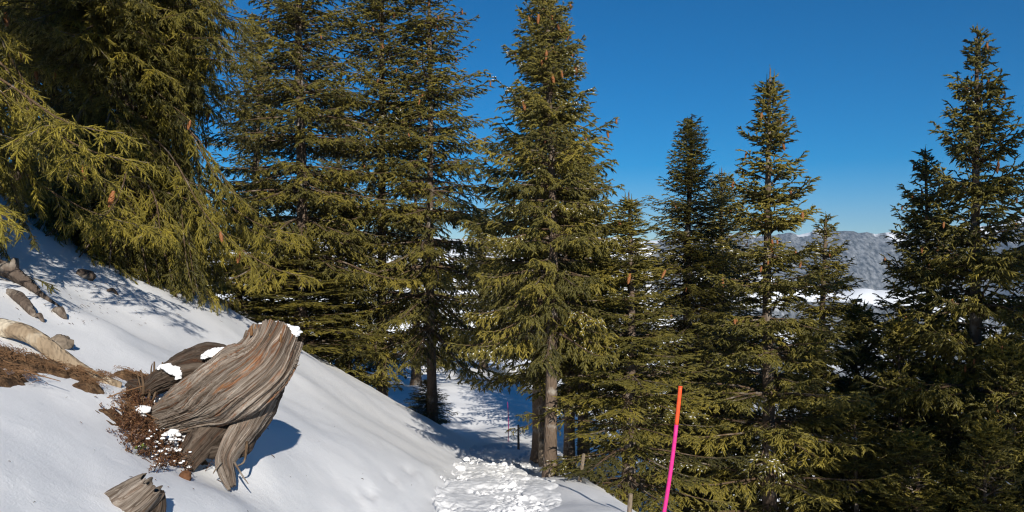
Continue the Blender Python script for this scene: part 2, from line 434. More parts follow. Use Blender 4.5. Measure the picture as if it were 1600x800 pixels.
def build_mountains():
    nth, nr = 460, 170
    th = np.linspace(rad(-60), rad(60), nth); r = np.concatenate([np.geomspace(62, 1000, 50), np.linspace(1020, 5200, nr - 50)])
    R, TH = np.meshgrid(r, th, indexing='ij')
    X, Y = R * np.sin(TH), R * np.cos(TH)
    px = 800 + FPX * np.tan(TH)
    def ridge(r0, pyl, amp, seed, steep):
        crest = r0 * (400 - np.interp(px, [-400, 200, 700, 930, 985, 1060, 1130, 1290, 1320, 1400, 1480, 1560, 1600, 1700, 2400], pyl)) / FPX
        crest = crest + amp * fbm(px * .014, R * 0, None, seed, 6, .58)
        d = R - r0
        spur = (1 - np.abs(fbm(X * .0021, Y * .0013, None, seed + 3, 5, .55))) * 120
        return crest - np.where(d < 0, -d * steep, d * .7) + (spur - 100) * sst(0, 700, np.abs(d))
    near = -17 - .30 * (R - 62)
    near = np.maximum(near, -470 + .02 * R)
    A = ridge(2300, [372, 378, 384, 376, 368, 392, 412, 440, 446, 446, 450, 452, 450, 452, 460], 9, 11, .52)
    B = ridge(3700, [372, 380, 380, 378, 380, 380, 374, 364, 363, 366, 374, 362, 352, 352, 365], 24, 31, .50)
    C = ridge(5000, [362, 366, 370, 372, 376, 374, 370, 366, 366, 368, 366, 354, 346, 350, 360], 14, 51, .5)
    Z = np.maximum.reduce([near + 8 * fbm(X * .02, Y * .02, None, 1, 3), A, B, C]) + 5 * fbm(X * .012, Y * .012, None, 77, 4)
    Z = np.where(R < 80, np.minimum(Z, -17 - .30 * (R - 62)), Z)
    Z[0] -= 3
    crestiness = np.where(A >= np.maximum(B, C), A, np.where(B > C, B, C))
    tree = np.where(A >= np.maximum(B, C), .0, np.where(B >= C, .20, .0)) - sst(0, 110, Z - 20) * .09 - .16 * sst(30, -30, np.abs(px - 985) - 40) * (A >= np.maximum(B, C)) * sst(-30, 40, Z)
    isA = A >= np.maximum(B, C)
    tree = tree + isA * sst(1060, 1130, px) * (.16 - .42 * sst(-150, -60, Z))
    tree = tree - .12 * sst(-340, -420, Z) + .10 * sst(1400, 300, R)
    me = mesh_np("mountains", np.stack([X, Y, Z], -1).reshape(-1, 3), grid_faces(nr, nth)[:, ::-1], M['mountain'], True, {'tree': tree.ravel()})
    link("mountains", me, None, 'structure')
    return X, Y, Z, tree

build_ground(); build_path(); build_lumps(); MT = build_mountains()

# ------------------------------------------------------------------ spruce trees
def norm(a): return a / (np.linalg.norm(a, axis=-1, keepdims=True) + 1e-9)

def needles_mesh(name, P, D, L, T, per, nl, nw, rng, mat, spread=.85, core=.009):
    """a bottle brush of needle blades round every shoot"""
    cnt = np.maximum(3, (L * per).astype(int)); idx = np.repeat(np.arange(len(L)), cnt); N = len(idx)
    t = rng.random(N); ph = rng.random(N) * 2 * pi
    d = D[idx]; ref = np.where(np.abs(d[:, 2:]) > .9, np.array([[1., 0, 0]]), np.array([[0, 0, 1.]]))
    u = norm(np.cross(d, ref)); v = np.cross(u, d)
    radial = u * np.cos(ph)[:, None] + v * np.sin(ph)[:, None]
    nd = norm(d * rng.uniform(.55, 1.0, (N, 1)) + radial * spread + np.array([0, 0, .12]))
    b = P[idx] + d * (L[idx] * t)[:, None]
    wv = norm(np.cross(nd, rng.normal(size=(N, 3)))) * (nw * .5)
    ln = (nl * rng.uniform(.75, 1.2, N) * (1 - .35 * t))[:, None]
    V = np.stack([b - wv, b + wv, b + nd * ln], 1).reshape(-1, 3)
    F = np.arange(N * 3).reshape(-1, 3)
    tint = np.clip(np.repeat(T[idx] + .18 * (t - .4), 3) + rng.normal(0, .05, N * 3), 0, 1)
    # every shoot is so closely needled that its middle is opaque: a spindle of four ragged faces
    n = len(L); ref = np.where(np.abs(D[:, 2:]) > .9, np.array([[1., 0, 0]]), np.array([[0, 0, 1.]]))
    u = norm(np.cross(D, ref)); v = np.cross(u, D); tw = rng.random(n) * 1.5
    rows = []
    for (t_, k_) in ((0., .55), (.45, 1.0), (1.04, 0.)):
        for q in range(4 if k_ else 1):
            a = tw + q * pi / 2; r_ = core * k_ * rng.uniform(.65, 1.25, n)
            rows.append(P + D * (L * t_)[:, None] + u * (np.cos(a) * r_ * 1.15)[:, None] + v * (np.sin(a) * r_ * .9)[:, None])
    CV = np.stack(rows, 1).reshape(-1, 3); b0 = (np.arange(n) * 9)[:, None]; q = np.arange(4)[None]; q2 = (q + 1) % 4
    T1 = np.concatenate([np.stack([b0 + q, b0 + q2, b0 + 4 + q2], -1), np.stack([b0 + q, b0 + 4 + q2, b0 + 4 + q], -1), np.stack([b0 + 4 + q, b0 + 4 + q2, b0 + 8 + 0 * q], -1)], 1).reshape(-1, 3)
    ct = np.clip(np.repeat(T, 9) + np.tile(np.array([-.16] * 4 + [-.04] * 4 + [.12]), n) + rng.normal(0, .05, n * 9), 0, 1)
    return mesh_np(name, np.concatenate([V, CV]), np.concatenate([F, T1 + N * 3]), mat, False, {'tint': np.concatenate([tint, ct])}), N

def gen_spruce(seed, H, R, crown0=.12, whorl=.36, per_whorl=5, hang=.5, e_top=50, e_bot=-8, droop=14, tipup=22, sec_gap=.055, sec_len=.34, per=150, nl=.030, nw=.0078,
               prof=.75, near=False, snow=0.0, cones=0, cone_top=.45, cone_size=.085, dead=.25, r0=None, low=.8, gap=.28, rmin=.10, nside=10, core=.0095, mess=0.):
    rng = np.random.default_rng(seed)
    r0 = r0 or H * .0145
    n = 34; zz = np.linspace(-.5, H, n)
    wob = np.stack([.05 * np.sin(zz * .6 + seed), .05 * np.cos(zz * .5 + seed * 2), zz], 1)
    wob[:, :2] *= np.clip(zz / H * 2, 0, 1)[:, None]
    rr = r0 * (1 - np.clip(zz, 0, H) / H) ** .8 + .006 + r0 * .5 * np.exp(-np.clip(zz + .1, 0, 9) * 5)
    tv, tf, _, _ = tube(wob, rr, 14, True, lambda a, s: .06 * r0 * n3(np.cos(a) * 3, np.sin(a) * 3, s * 5, seed))
    trunk = mesh_np("trunk", tv, tf, M['bark'])
    def ax(z): return np.array([np.interp(z, zz, wob[:, 0]), np.interp(z, zz, wob[:, 1]), z])
    wood = Soup(); SP, SD, SL, ST = [], [], [], []; snowp = []; conep = []
    z = crown0 * H; zs = []
    while z < H * .985:
        zs.append(z); f = (H - z) / H; z += whorl * (.45 + .75 * f) * rng.uniform(.8, 1.2)
    br = []
    for z in zs:
        k = per_whorl + rng.integers(-1, 2); a0 = rng.random() * 6.28
        for i in range(k): br.append((z + rng.normal(0, .04), a0 + i * 6.28 / k + rng.normal(0, .22), 1.0))
        for i in range(rng.integers(1, 4)): br.append((z + rng.uniform(.1, .3) * whorl * 1.6, rng.random() * 6.28, rng.uniform(.35, .8)))
    asym = rng.random() * 6.28
    for z, az, kl in br:
        f = np.clip((H - z) / (H * (1 - crown0)), 0, 1)
        L = (R * f ** prof * (1 - (1 - low) * sst(.86 if near else .72, 1, f)) + rmin) * kl * rng.uniform(.72, 1.12) * (1 + .13 * cos(az - asym))
        if rng.random() < gap * .5: L *= rng.uniform(.45, .75)
        snowy = rng.random() < snow
        m = 12; s = np.linspace(0, 1, m)
        e0 = rad(e_top + (e_bot - e_top) * f ** .55 + rng.normal(0, 6 + 10 * mess)); drp = droop * (1 + mess * rng.uniform(-.6, .6))
        el = e0 - rad(drp) * f ** .5 * np.sin(np.clip(s * 1.5, 0, 1) * pi / 2) + rad(tipup) * sst(.5, 1, s) - rad(hang * 10) * s * f
        azs = az + rng.normal(0, .12) * s + (.2 if near else .08) * np.sin(s * 5 + rng.random() * 6)
        el = el + (.16 if near else .06) * np.sin(s * rng.uniform(4, 9) + rng.random() * 6)
        dv = np.stack([np.cos(el) * np.cos(azs), np.cos(el) * np.sin(azs), np.sin(el)], 1)
        step = L / (m - 1)
        Pb = ax(z) + np.concatenate([[[0, 0, 0]], np.cumsum(dv[:-1] * step, 0)])
        Tb = dv
        rb = (.004 + (.0036 if near else .0095) * L * (.6 + .4 * f)) * (1 - s) ** .8 + .0025
        v, fc, _, _ = tube(Pb, rb, 5, False); wood.add(v, fc, rng.random())
        bt = np.clip(rng.normal(.45, .16) + .10 * (1 - f), 0, 1)
        s_in = .10 + .22 * f * rng.uniform(.5, 1.3)
        ns = max(4, int(L * (1 - .06) / sec_gap)); ss = np.linspace(.07, .985, ns) + rng.normal(0, .006, ns)
        ss = np.clip(ss, .05, .99)
        pi_ = ss * (m - 1); i0 = np.clip(pi_.astype(int), 0, m - 2); ff = (pi_ - i0)[:, None]
        p0 = Pb[i0] * (1 - ff) + Pb[i0 + 1] * ff; t0 = norm(Tb[i0])
        sg = np.where(np.arange(ns) % 2 == 0, 1., -1.)[:, None]
        side = norm(np.cross(t0, np.array([0, 0, 1.]))) * sg
        al = rng.normal(rad(54), rad(10 + 16 * mess), ns)[:, None]
        hg = hang * rng.uniform(.4 - .5 * mess, 1.3 + .7 * mess, (ns, 1)) * (.35 + .65 * f) * (1 - .55 * ss[:, None])
        d0 = norm(t0 * np.cos(al) + side * np.sin(al) + np.array([0, 0, -1.]) * hg + np.array([0, 0, .12]))
        l = np.minimum(sec_len * (.55 + .45 * f), .62 * L * (1 - ss) ** .8 + .07) * rng.uniform(.7, 1.2, ns)
        l = np.where(ss < s_in, l * .7, l)
        g = np.array([0, 0, -1.]) * (hang * .55)
        q = [p0]; ds = []
        d = d0
        for k in range(3):
            ds.append(d); q.append(q[-1] + d * (l / 3)[:, None]); d = norm(d + g * rng.uniform(.3, 1.2, (ns, 1)) * f)
        # wood of the side twigs: three sided, four rings
        Q = np.stack(q, 1); QW = Q[:, [0, 1, 3]]; rads = np.array([1, .8, .3]) * (.0042 if near else .0040)
        u = norm(np.cross(d0, np.array([.31, .2, .93]))); w_ = np.cross(d0, u)
        ang = np.array([0, 2.094, 4.189])
        ring = u[:, None, None, :] * np.cos(ang)[None, None, :, None] + w_[:, None, None, :] * np.sin(ang)[None, None, :, None]
        VV = (QW[:, :, None, :] + ring * rads[None, :, None, None]).reshape(-1, 3)
        base = (np.arange(ns) * 9)[:, None, None, None]; a_ = np.arange(2)[None, :, None, None]; b_ = np.arange(3)[None, None, :, None]
        quad = np.concatenate([base + a_ * 3 + b_, base + a_ * 3 + (b_ + 1) % 3, base + (a_ + 1) * 3 + (b_ + 1) % 3, base + (a_ + 1) * 3 + b_], -1).reshape(-1, 4)
        wood.add(VV, quad, rng.random())
        bare = (ss < s_in) & (rng.random(ns) < .5 + dead)
        live = ~bare
        tt = np.clip(bt + rng.normal(0, .10, ns) + .15 * (ss - .6), 0, 1)
        for k in range(3):
            ok = live & ~((k == 0) & (ss < .6) & (rng.random(ns) < .5))
            SP.append(q[k][ok]); SD.append(ds[k][ok]); SL.append(l[ok] / 3 * 1.15); ST.append(tt[ok] + .06 * k)
        # side shoots along the twigs
        for k in range(nside):
            tq = rng.uniform(.12, .95, ns) * 3; j = np.clip(tq.astype(int), 0, 2); fr = (tq - j)[:, None]
            rows = np.arange(ns); Qa = Q[rows, j] * (1 - fr) + Q[rows, j + 1] * fr; dd = np.stack(ds, 1)[rows, j]
            s2 = norm(np.cross(dd, np.array([0, 0, 1.]) + (.2 + .7 * mess) * rng.normal(size=(ns, 3)))) * np.where(rng.random((ns, 1)) < .5, 1., -1.)
            d2 = norm(dd * .75 + s2 * .65 + np.array([0, 0, -1.]) * hang * .7 * rng.uniform(0, 1, (ns, 1)))
            l2 = np.minimum(.12, .1 * l + .06) * rng.uniform(.6, 1.3, ns) * 1
            ok = live & (rng.random(ns) < np.clip(l / .28, .15, 1))
            SP.append(Qa[ok]); SD.append(d2[ok]); SL.append(l2[ok]); ST.append(tt[ok] + .10 + rng.normal(0, .05, ok.sum()))
            if snowy and k < 5:
                so = ok & (ss > .3) & (rng.random(ns) < .75)
                if so.any(): snowp.append(np.concatenate([Qa[so] + d2[so] * l2[so][:, None] * .5, d2[so], l2[so][:, None]], 1))
        # needles on the outer part of the branch itself
        for k in range(m - 1):
            if s[k] > s_in + .1:
                SP.append(Pb[k:k + 1]); SD.append(dv[k:k + 1]); SL.append(np.array([step * 1.1])); ST.append(np.array([bt + .1]))
        if cones and f < cone_top and L > .16 and rng.random() < .8:
            for c in range(rng.integers(1, 4)):
                k = rng.integers(int(ns * .55), ns)
                conep.append((q[2][k] if rng.random() < .6 else p0[k], rng.random()))
    # leader
    SP.append(np.array([ax(H - .35), ax(H - .15)])); SD.append(np.array([[0, 0, 1.], [0, 0, 1.]])); SL.append(np.array([.2, .2])); ST.append(np.array([.5, .5]))
    P = np.concatenate(SP); D = np.concatenate(SD); Ln = np.concatenate(SL); T = np.concatenate(ST)
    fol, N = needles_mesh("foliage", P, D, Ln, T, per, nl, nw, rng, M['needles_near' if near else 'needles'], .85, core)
    out = {'trunk': trunk, 'wood': wood.mesh("branches", M['twig']), 'foliage': fol, 'H': H, 'r0': r0, 'N': N}
    if snowp:
        A = np.concatenate(snowp); A = A[n3(A[:, 0] * 7, A[:, 1] * 7, A[:, 2] * 7, seed) > -.25]
        S = Soup(); ov = np.array([[1, 0, 0], [0, 1, 0], [-1, 0, 0], [0, -1, 0], [0, 0, .55], [0, 0, -.25]]); of = np.array([[0, 1, 4], [1, 2, 4], [2, 3, 4], [3, 0, 4], [1, 0, 5], [2, 1, 5], [3, 2, 5], [0, 3, 5]])
        for a in A:
            d = norm(a[3:6] * [1, 1, .5]); hd = norm(np.array([d[0], d[1], 0]) + 1e-6); sd = np.array([-hd[1], hd[0], 0])
            le = a[6] * rng.uniform(.2, .5); wi = rng.uniform(.004, .009)
            V = ov[:, :1] * le * d + ov[:, 1:2] * wi * sd + ov[:, 2:] * np.array([0, 0, wi * 1.3]) + a[:3] + [0, 0, .012]
            S.add(V, of)
        out['snow'] = S.mesh("snow_dusting", M['snow'], True)
    if cones and conep:
        rng.shuffle(conep := list(conep)); out['cones'] = conep[:cones]; out['cone_size'] = cone_size
    return out

def cone_mesh():
    """a hanging spruce cone: spindle with overlapping scales, 1 unit long"""
    rows, per = 9, 7; S = Soup()
    for i in range(rows):
        t = (i + .3) / rows; r = .155 * (sin(pi * min(1, t * .86 + .12))) ** .6
        for j in range(per):
            a = (j + .5 * (i % 2)) / per * 2 * pi; c, s_ = cos(a), sin(a); tx = np.array([-s_, c, 0]); n_ = np.array([c, s_, 0])
            wv = .5 * 2 * pi * r / per * 1.15
            top = n_ * r * .72 + [0, 0, -t + .06]; mid = n_ * (r + .012) + [0, 0, -t - .02]; tip = n_ * (r + .02) + [0, 0, -t - .11]
            S.add(np.array([top - tx * wv * .8, top + tx * wv * .8, mid + tx * wv, tip, mid - tx * wv]), np.array([[0, 1, 2], [0, 2, 4], [4, 2, 3]]), .5)
    P = np.array([[0, 0, .02], [0, 0, -.12], [0, 0, -.5], [0, 0, -.85], [0, 0, -1.04]]); v, f, _, _ = tube(P, [.03, .11, .14, .10, .02], 7); S.add(v, f)
    return S.mesh("spruce_cone", M['cone'], False)
CONE = cone_mesh()

def plant(tr, x, y, label, rz=0., sxy=1., sz=1., lean=(0, 0), group=None, sink=.0, z=None, name="spruce_tree", ncone=None, flip=False, dens=3, tier=.006, tk=1., rise=0.):
    zb = float(height(x, y)) - sink if z is None else z
    e = empty(name, (x, y, zb), label, 'tree', group)
    e.rotation_euler = (lean[0], lean[1], rz); e.scale = (-sxy if flip else sxy, sxy, sz)
    link("trunk", tr['trunk'], e).scale = (tk, tk, 1)
    for k in range(dens):                       # the crown is grown in tiers: each turned about the trunk and set a little lower
        for nm, key in (("branches", 'wood'), ("foliage", 'foliage'), ("snow_dusting", 'snow')):
            if key in tr:
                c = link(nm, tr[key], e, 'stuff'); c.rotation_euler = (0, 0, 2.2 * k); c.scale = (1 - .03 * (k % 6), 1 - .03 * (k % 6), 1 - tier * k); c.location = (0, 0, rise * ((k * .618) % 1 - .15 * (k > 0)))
    if 'cones' in tr:
        rng = random.Random(int(x * 100 + y * 10))
        for (p, q) in tr['cones'][:ncone]:
            c = link("spruce_cone", CONE, e); c.location = p
            k = tr['cone_size'] * (.8 + .4 * q); c.scale = (k / sxy, k / sxy, k / sz)
            c.rotation_euler = (rng.uniform(-.25, .25), rng.uniform(-.25, .25), q * 6.28)
    return e

def top_scale(tr, px, y, py_top, x=None):
    """height scale that puts a tree's tip at a picture row"""
    x = (px - 800) / FPX * y if x is None else x
    return x, ((400 - py_top) / FPX * y - float(height(x, y))) / tr['H']

V_tall = gen_spruce(1, 11, 2.5, crown0=.19, hang=.9, e_bot=-8, tipup=30, cones=60, cone_top=.6, snow=.02, per=75, nl=.027, sec_gap=.07, prof=.84, whorl=.62, gap=.5)
V_tall2 = gen_spruce(2, 10.5, 2.6, crown0=.13, hang=1.0, e_bot=-4, tipup=34, cones=60, cone_top=.6, snow=.03, per=75, nl=.027, whorl=.64, sec_gap=.07, prof=.70, gap=.5)
V_double = gen_spruce(3, 7.2, 1.75, crown0=.30, hang=.9, e_bot=-2, tipup=30, cones=44, cone_top=.5, snow=.05, per=110, nl=.026, whorl=.52, r0=.095, low=.95, prof=.80, gap=.5)
V_young = gen_spruce(4, 6.7, 1.6, crown0=.08, hang=.65, e_bot=-4, droop=10, tipup=28, cones=34, cone_top=.5, snow=.05, per=110, nl=.026, whorl=.50, r0=.10, prof=.92, rmin=.06, gap=.5)
V_open = gen_spruce(5, 7.6, 2.0, crown0=.15, hang=.9, e_bot=-2, droop=14, tipup=30, cones=70, cone_top=.6, snow=.09, per=110, nl=.026, whorl=.58, per_whorl=5, r0=.13, prof=.90, rmin=.07, sec_gap=.06, gap=.6, sec_len=.38)
V_small = gen_spruce(6, 3.4, 1.05, crown0=.03, hang=.5, e_bot=0, droop=8, tipup=24, snow=.10, per=110, whorl=.40, sec_gap=.06)
V_near = gen_spruce(7, 6.2, 2.3, crown0=.05, hang=1.05, e_bot=-8, droop=48, tipup=16, cones=30, cone_top=.9, per=300, nl=.0165, nw=.0038, whorl=.78, per_whorl=5, sec_gap=.078, sec_len=.50, near=True, low=.55, prof=.40, dead=.3, cone_size=.13, nside=17, core=.0052, r0=.15, mess=1., gap=1.0)

TALL = "tall spruces standing behind the snow bank"
RIGHTS = "spruces on the slope falling away to the right"
def put(tr, px, y, py_top, label, rz, sxy=1., group=None, **k):
    x, sz = top_scale(tr, px, y, py_top)
    return plant(tr, x, y, label, rz, sxy, sz, group=group, **k)

# the big near trees at the left
plant(V_near, (190 - 800) / FPX * 9.4, 9.4, "huge near spruce with drooping olive boughs sweeping down to the shaded snow", 2.1, 1.0, 1.0, dens=14, rise=.75, sink=.8)
plant(V_near, (40 - 800) / FPX * 11.2, 11.2, "near spruce standing farther up the bank behind the left edge boughs", 3.6, 1.1, 1.0, dens=9, rise=.75, ncone=4, sink=1.2)
plant(V_near, -4.35, 5.3, "near spruce at the left edge whose boughs hang in over the driftwood logs", 3.1, .98, .86, ncone=30, dens=13, rise=.75, sink=.55)
plant(V_near, (262 - 800) / FPX * 10.4, 10.4, "slimmer near spruce whose lowest bough hangs down to the snow behind the stump", 4.9, .50, 1.0, ncone=24, dens=10, rise=.75, sink=1.0)
# the row behind the bank
put(V_tall2, 402, 18, 30, "dark spruce half hidden behind the huge near spruce's right boughs", .3, .9, TALL, ncone=10, dens=3)
put(V_tall, 470, 14.5, -230, "tall shaggy spruce between the huge near spruce and the densest spruce above the stump", 1.2, .95, TALL, ncone=20, dens=4, tk=.8)
put(V_tall2, 597, 16, -190, "tall dense spruce rising above the middle of the snow bank's edge", 2.5, 1.0, TALL, ncone=26, dens=3, tk=.7)
put(V_tall, 676, 15.4, -120, "tall spruce hung with many cones just left of the double trunked spruce", 4.4, 1.0, TALL, lean=(0, .03), dens=3, tk=.62)
put(V_small, 545, 15.5, 330, "bushy low spruce filling the gap between tall trunks above the bank", 0.5, 1.25, TALL)
put(V_small, 430, 16.5, 350, "bushy low spruce over the bank's crest beside the huge near spruce", 2.0, 1.35, TALL)
put(V_small, 668, 15.6, 596, "short young spruce peeping over the lower end of the bank", 1.0, .6, TALL)
put(V_small, 470, 14.0, 380, "bushy low spruce hiding the foot of the tallest shaggy trunk behind the stump", 4.1, 1.5, TALL)
put(V_small, 372, 14.6, 330, "bushy low spruce squeezed between the near spruces and the shaggy spruce", 5.3, 1.3, TALL)
put(V_tall2, 530, 27, 120, "farther spruce seen through the gap between the tallest bank spruces", 3.0, 1.0, TALL, ncone=0)
put(V_open, 650, 26, 250, "farther spruce seen between the two trunks behind the bank", 3.7, 1.2, TALL, ncone=0)
put(V_open, 755, 30, 330, "farther spruce beyond the shaded hollow of the path", 1.7, 1.3, TALL, ncone=0)
# the pair by the path
put(V_double, 848, 10.3, -35, "thick trunked spruce beside the path with a plank leaning at its foot", .8, .84, "spruces growing beside the path", tk=1.55)
put(V_double, 860, 8.1, -10, "slender pale trunked spruce standing right at the path's edge", 3.3, .60, "spruces growing beside the path", ncone=16, tk=1.15)
put(V_double, 889, 9.3, 210, "thin spruce just right of the two trunks at the path's edge", 5.2, .78, "spruces growing beside the path", ncone=8, tk=.9)
put(V_young, 982, 8.2, 300, "snow dusted olive spruce leaning over the slope left of the orange and pink pole", 1.0, .74, "spruces growing beside the path", ncone=8)
put(V_tall, 912, 17, 240, "shaded spruce standing behind the trunks at the path's edge", 2.9, .8, "spruces growing beside the path", ncone=0)  # added to throw shade into the hollow, mostly hidden by nearer spruces
# the right hand side
put(V_tall, 1078, 14, 180, "dark shaded spruce with a brown trunk behind the orange and pink pole", .2, .84, RIGHTS, ncone=6, dens=5)
put(V_tall2, 1128, 16, 262, "dark spruce wedged behind the sunlit spruce with the pale trunk", 2.2, .85, RIGHTS, ncone=4, dens=4)
put(V_young, 1204, 10, 108, "sunlit spruce with a pale trunk showing down its middle right of the pole", 4.0, 1.0, RIGHTS)
put(V_open, 1290, 13, 335, "dark spruce with long level boughs just right of the sunlit pale trunked spruce", 2.7, 1.1, RIGHTS, ncone=8)
put(V_open, 1446, 12, 232, "shorter dark spruce left of the tallest spruce at the right edge", 5.6, 1.12, RIGHTS, dens=4, tk=.8)
put(V_open, 1530, 11, 42, "tallest spruce near the right edge with cones crowding its bare topped crown", .9, 1.12, RIGHTS, dens=4)
put(V_open, 1650, 12.5, 120, "spruce at the right edge with only its left boughs showing", 3.9, 1.15, RIGHTS, ncone=12)
put(V_young, 992, 34, 372, "small far spruce standing before the snowy peak", 1.0, 1.0, RIGHTS, ncone=0)
UND = "small spruces of the dark undergrowth on the right hand slope"
for i, (px, y, pt, lab, s) in enumerate((
    (1262, 12.4, 540, "low snow flecked spruce at the foot of the sunlit pale trunked spruce", 1.3),
    (1345, 12.8, 500, "small spruce catching sun on its tip below the distant white meadow", 1.3),
    (1408, 11.5, 520, "small thin stemmed spruce in shade below the shorter dark spruce", 1.2),
    (1490, 11.0, 600, "small snow dusted spruce between the two dark trunks at the right", 1.3),
    (1575, 10.2, 560, "small spruce in front of the tallest right hand spruce's trunk", 1.3),
    (1125, 12.4, 600, "low dark spruce just right of the orange and pink pole", 1.2),
    (1335, 10.8, 640, "lowest small spruce at the bottom edge right of the pale trunk", 1.2),
    (1425, 9.8, 690, "small spruce at the bottom edge below the shorter dark spruce", 1.2),
    (1545, 9.4, 680, "small spruce in the bottom right corner of the slope", 1.2))):
    put(V_small, px, y, pt, lab, i * 1.7, s, UND)
# tall spruces beside the viewer, out of the picture to the right, which shade the slope
SH = "tall spruces beyond the right edge that shade the slope"
for i, (x, y, zt, s) in enumerate(((6.5, 3.0, 10.0, .85), (8.8, 3.3, 7.0, .9), (10.2, 2.7, 7.0, .95), (11.6, 4.2, 7.0, 1.0))):
    zb = float(height(x, y)); plant(V_tall2, x, y, "tall spruce outside the picture, beyond its right edge", i * 2.1, s, (zt - zb) / V_tall2['H'], group=SH, ncone=0, dens=4)
print("needles", {k: v['N'] for k, v in dict(tall=V_tall, tall2=V_tall2, double=V_double, young=V_young, open=V_open, small=V_small, near=V_near).items()})

# ------------------------------------------------------------------ far-off wood on the slopes below
def build_wood():
    rng = np.random.default_rng(3); S = Soup(); X, Y, Z, T = MT
    r = np.hypot(X, Y); ok = np.argwhere((r > 90) & (r < 900) & (T > -.05))
    for k in range(1500):
        i, j = ok[rng.integers(len(ok))]; h = rng.uniform(6, 14); a0 = rng.random() * 6
        p = np.array([X[i, j] + rng.normal(0, 4), Y[i, j] + rng.normal(0, 4), Z[i, j] - 1])
        if n3(p[0] * .012, p[1] * .012, None, 9) < -.1: continue
        for q in range(3):
            b = h * (.12 + .28 * q); rr = h * .17 * (1 - q * .27); a = a0 + q + np.arange(6) / 6 * 6.283
            ring = np.stack([np.cos(a) * rr * rng.uniform(.7, 1.2, 6), np.sin(a) * rr * rng.uniform(.7, 1.2, 6), np.full(6, b)], 1)
            V = np.concatenate([ring, [[0, 0, b + h * .42]]]) + p; jj = np.arange(6)
            S.add(V, np.stack([jj, (jj + 1) % 6, np.full(6, 6)], 1), rng.uniform(0, .5))
    link("distant_woods", S.mesh("distant_woods", M['needles'], False), None, 'stuff')
build_wood()

# ------------------------------------------------------------------ the weathered stump
def wood_sweep(name, pts, radii, n, sides, mat, seed, amp=.010, cap_depth=.05, cap_jag=.03, k=5., end_cap=True, parent=None, swirl=.8, fins=0., **tags):
    P, R = resample(pts, radii, n); T, U, Wv = frames(P); R2 = R if R.ndim > 1 else np.stack([R, R], 1)
    th = np.arange(sides) / sides * 2 * pi
    s = np.concatenate([[0], np.cumsum(np.linalg.norm(np.diff(P, axis=0), axis=1))])
    TH, S = np.meshgrid(th, s); c0, s0 = np.cos(TH), np.sin(TH)
    wa = swirl * fbm(c0 * 1.1, s0 * 1.1, S * 3.2, seed + 1, 3)
    C, Q = np.cos(TH + wa * .5), np.sin(TH + wa * .5)
    G = np.stack([C * k * .36, Q * k * .36, S * 4.2 + .5 * wa], -1)
    big = fbm(c0 * 1.5, s0 * 1.5, S * 2.6, seed, 3)
    rid = fbm(C * k, Q * k, S * 1.8, seed + 5, 5, .62)
    rid2 = 1 - np.abs(fbm(C * k * 2.0, Q * k * 2.0, S * 2.6, seed + 9, 3, .6)) * 2
    crk = np.abs(fbm(C * k * .8, Q * k * .8, S * 2.2 + 7, seed + 13, 4, .55)); crev = 1 - sst(.0, .11, crk)
    crev = crev * sst(-.35, .25, n3(c0 * 2, s0 * 2, S * 6, seed + 15))
    D = (amp * 2.2 * big + amp * 1.0 * rid + amp * .35 * rid2 - amp * 1.9 * crev + amp * .5 * fbm(C * k * 1.5, Q * k * 1.5, S * 16, seed + 60, 3) + amp * fins * (1 - sst(0, .35, S)) * np.abs(fbm(c0 * 2.2, s0 * 2.2, S * .8, seed + 40, 2))) * (.35 + .65 * np.minimum(1, R2.mean(1)[:, None] / R2.mean(1).max()))
    crev = np.clip(crev + .5 * sst(.2, -.9, rid), 0, 1)
    jag = cap_jag * (fbm(c0 * 3, s0 * 3, None, seed + 20, 3) + .5) if end_cap else 0
    V = P[:, None] + ((R2[:, :1] + D) * c0)[..., None] * U[:, None] + ((R2[:, 1:] + D) * s0)[..., None] * Wv[:, None]
    if end_cap:
        V = V + (np.clip((S - s[-1] + .12) / .12, 0, 1) ** 1.5 * jag)[..., None] * T[-1]
    rings = [V]; Gs = [G]; Cs = [crev]
    if end_cap:
        for q in (.86, .70, .5, .3, .12):
            rag = .022 * fbm(c0[-1] * 3 / q, s0[-1] * 3 / q, np.full(sides, q * 3), seed + 30, 3)
            v = P[-1] + (V[-1] - P[-1]) * q + T[-1] * (-cap_depth * (1 - q) ** .7 * 1.0 + rag)[:, None]
            rings.append(v[None]); Gs.append(G[-1:] * q + [0, 0, 3 * (1 - q)]); Cs.append(np.clip(rag[None] * -20, 0, .8) + .25)
    A = np.concatenate(rings); nr = len(A); A = A.reshape(-1, 3); GG = np.concatenate(Gs).reshape(-1, 3)
    F = [grid_faces(nr, sides, True)]
    A = np.concatenate([A, P[:1], [A[-sides:].mean(0)]]); GG = np.concatenate([GG, GG[:1], GG[-1:]])
    j = np.arange(sides); j2 = (j + 1) % sides
    F.append(np.concatenate([np.stack([np.full(sides, nr * sides), j2, j], 1), np.stack([np.full(sides, nr * sides + 1), (nr - 1) * sides + j, (nr - 1) * sides + j2], 1)]))
    CC = np.concatenate(Cs).ravel(); CC = np.concatenate([CC, CC[:1], CC[-1:]])
    me = mesh_np(name, A, F, mat, True, {'grain': GG, 'crevice': CC})
    o = link(name, me, parent)
    for kk, v in tags.items(): o[kk] = v
    return o, A

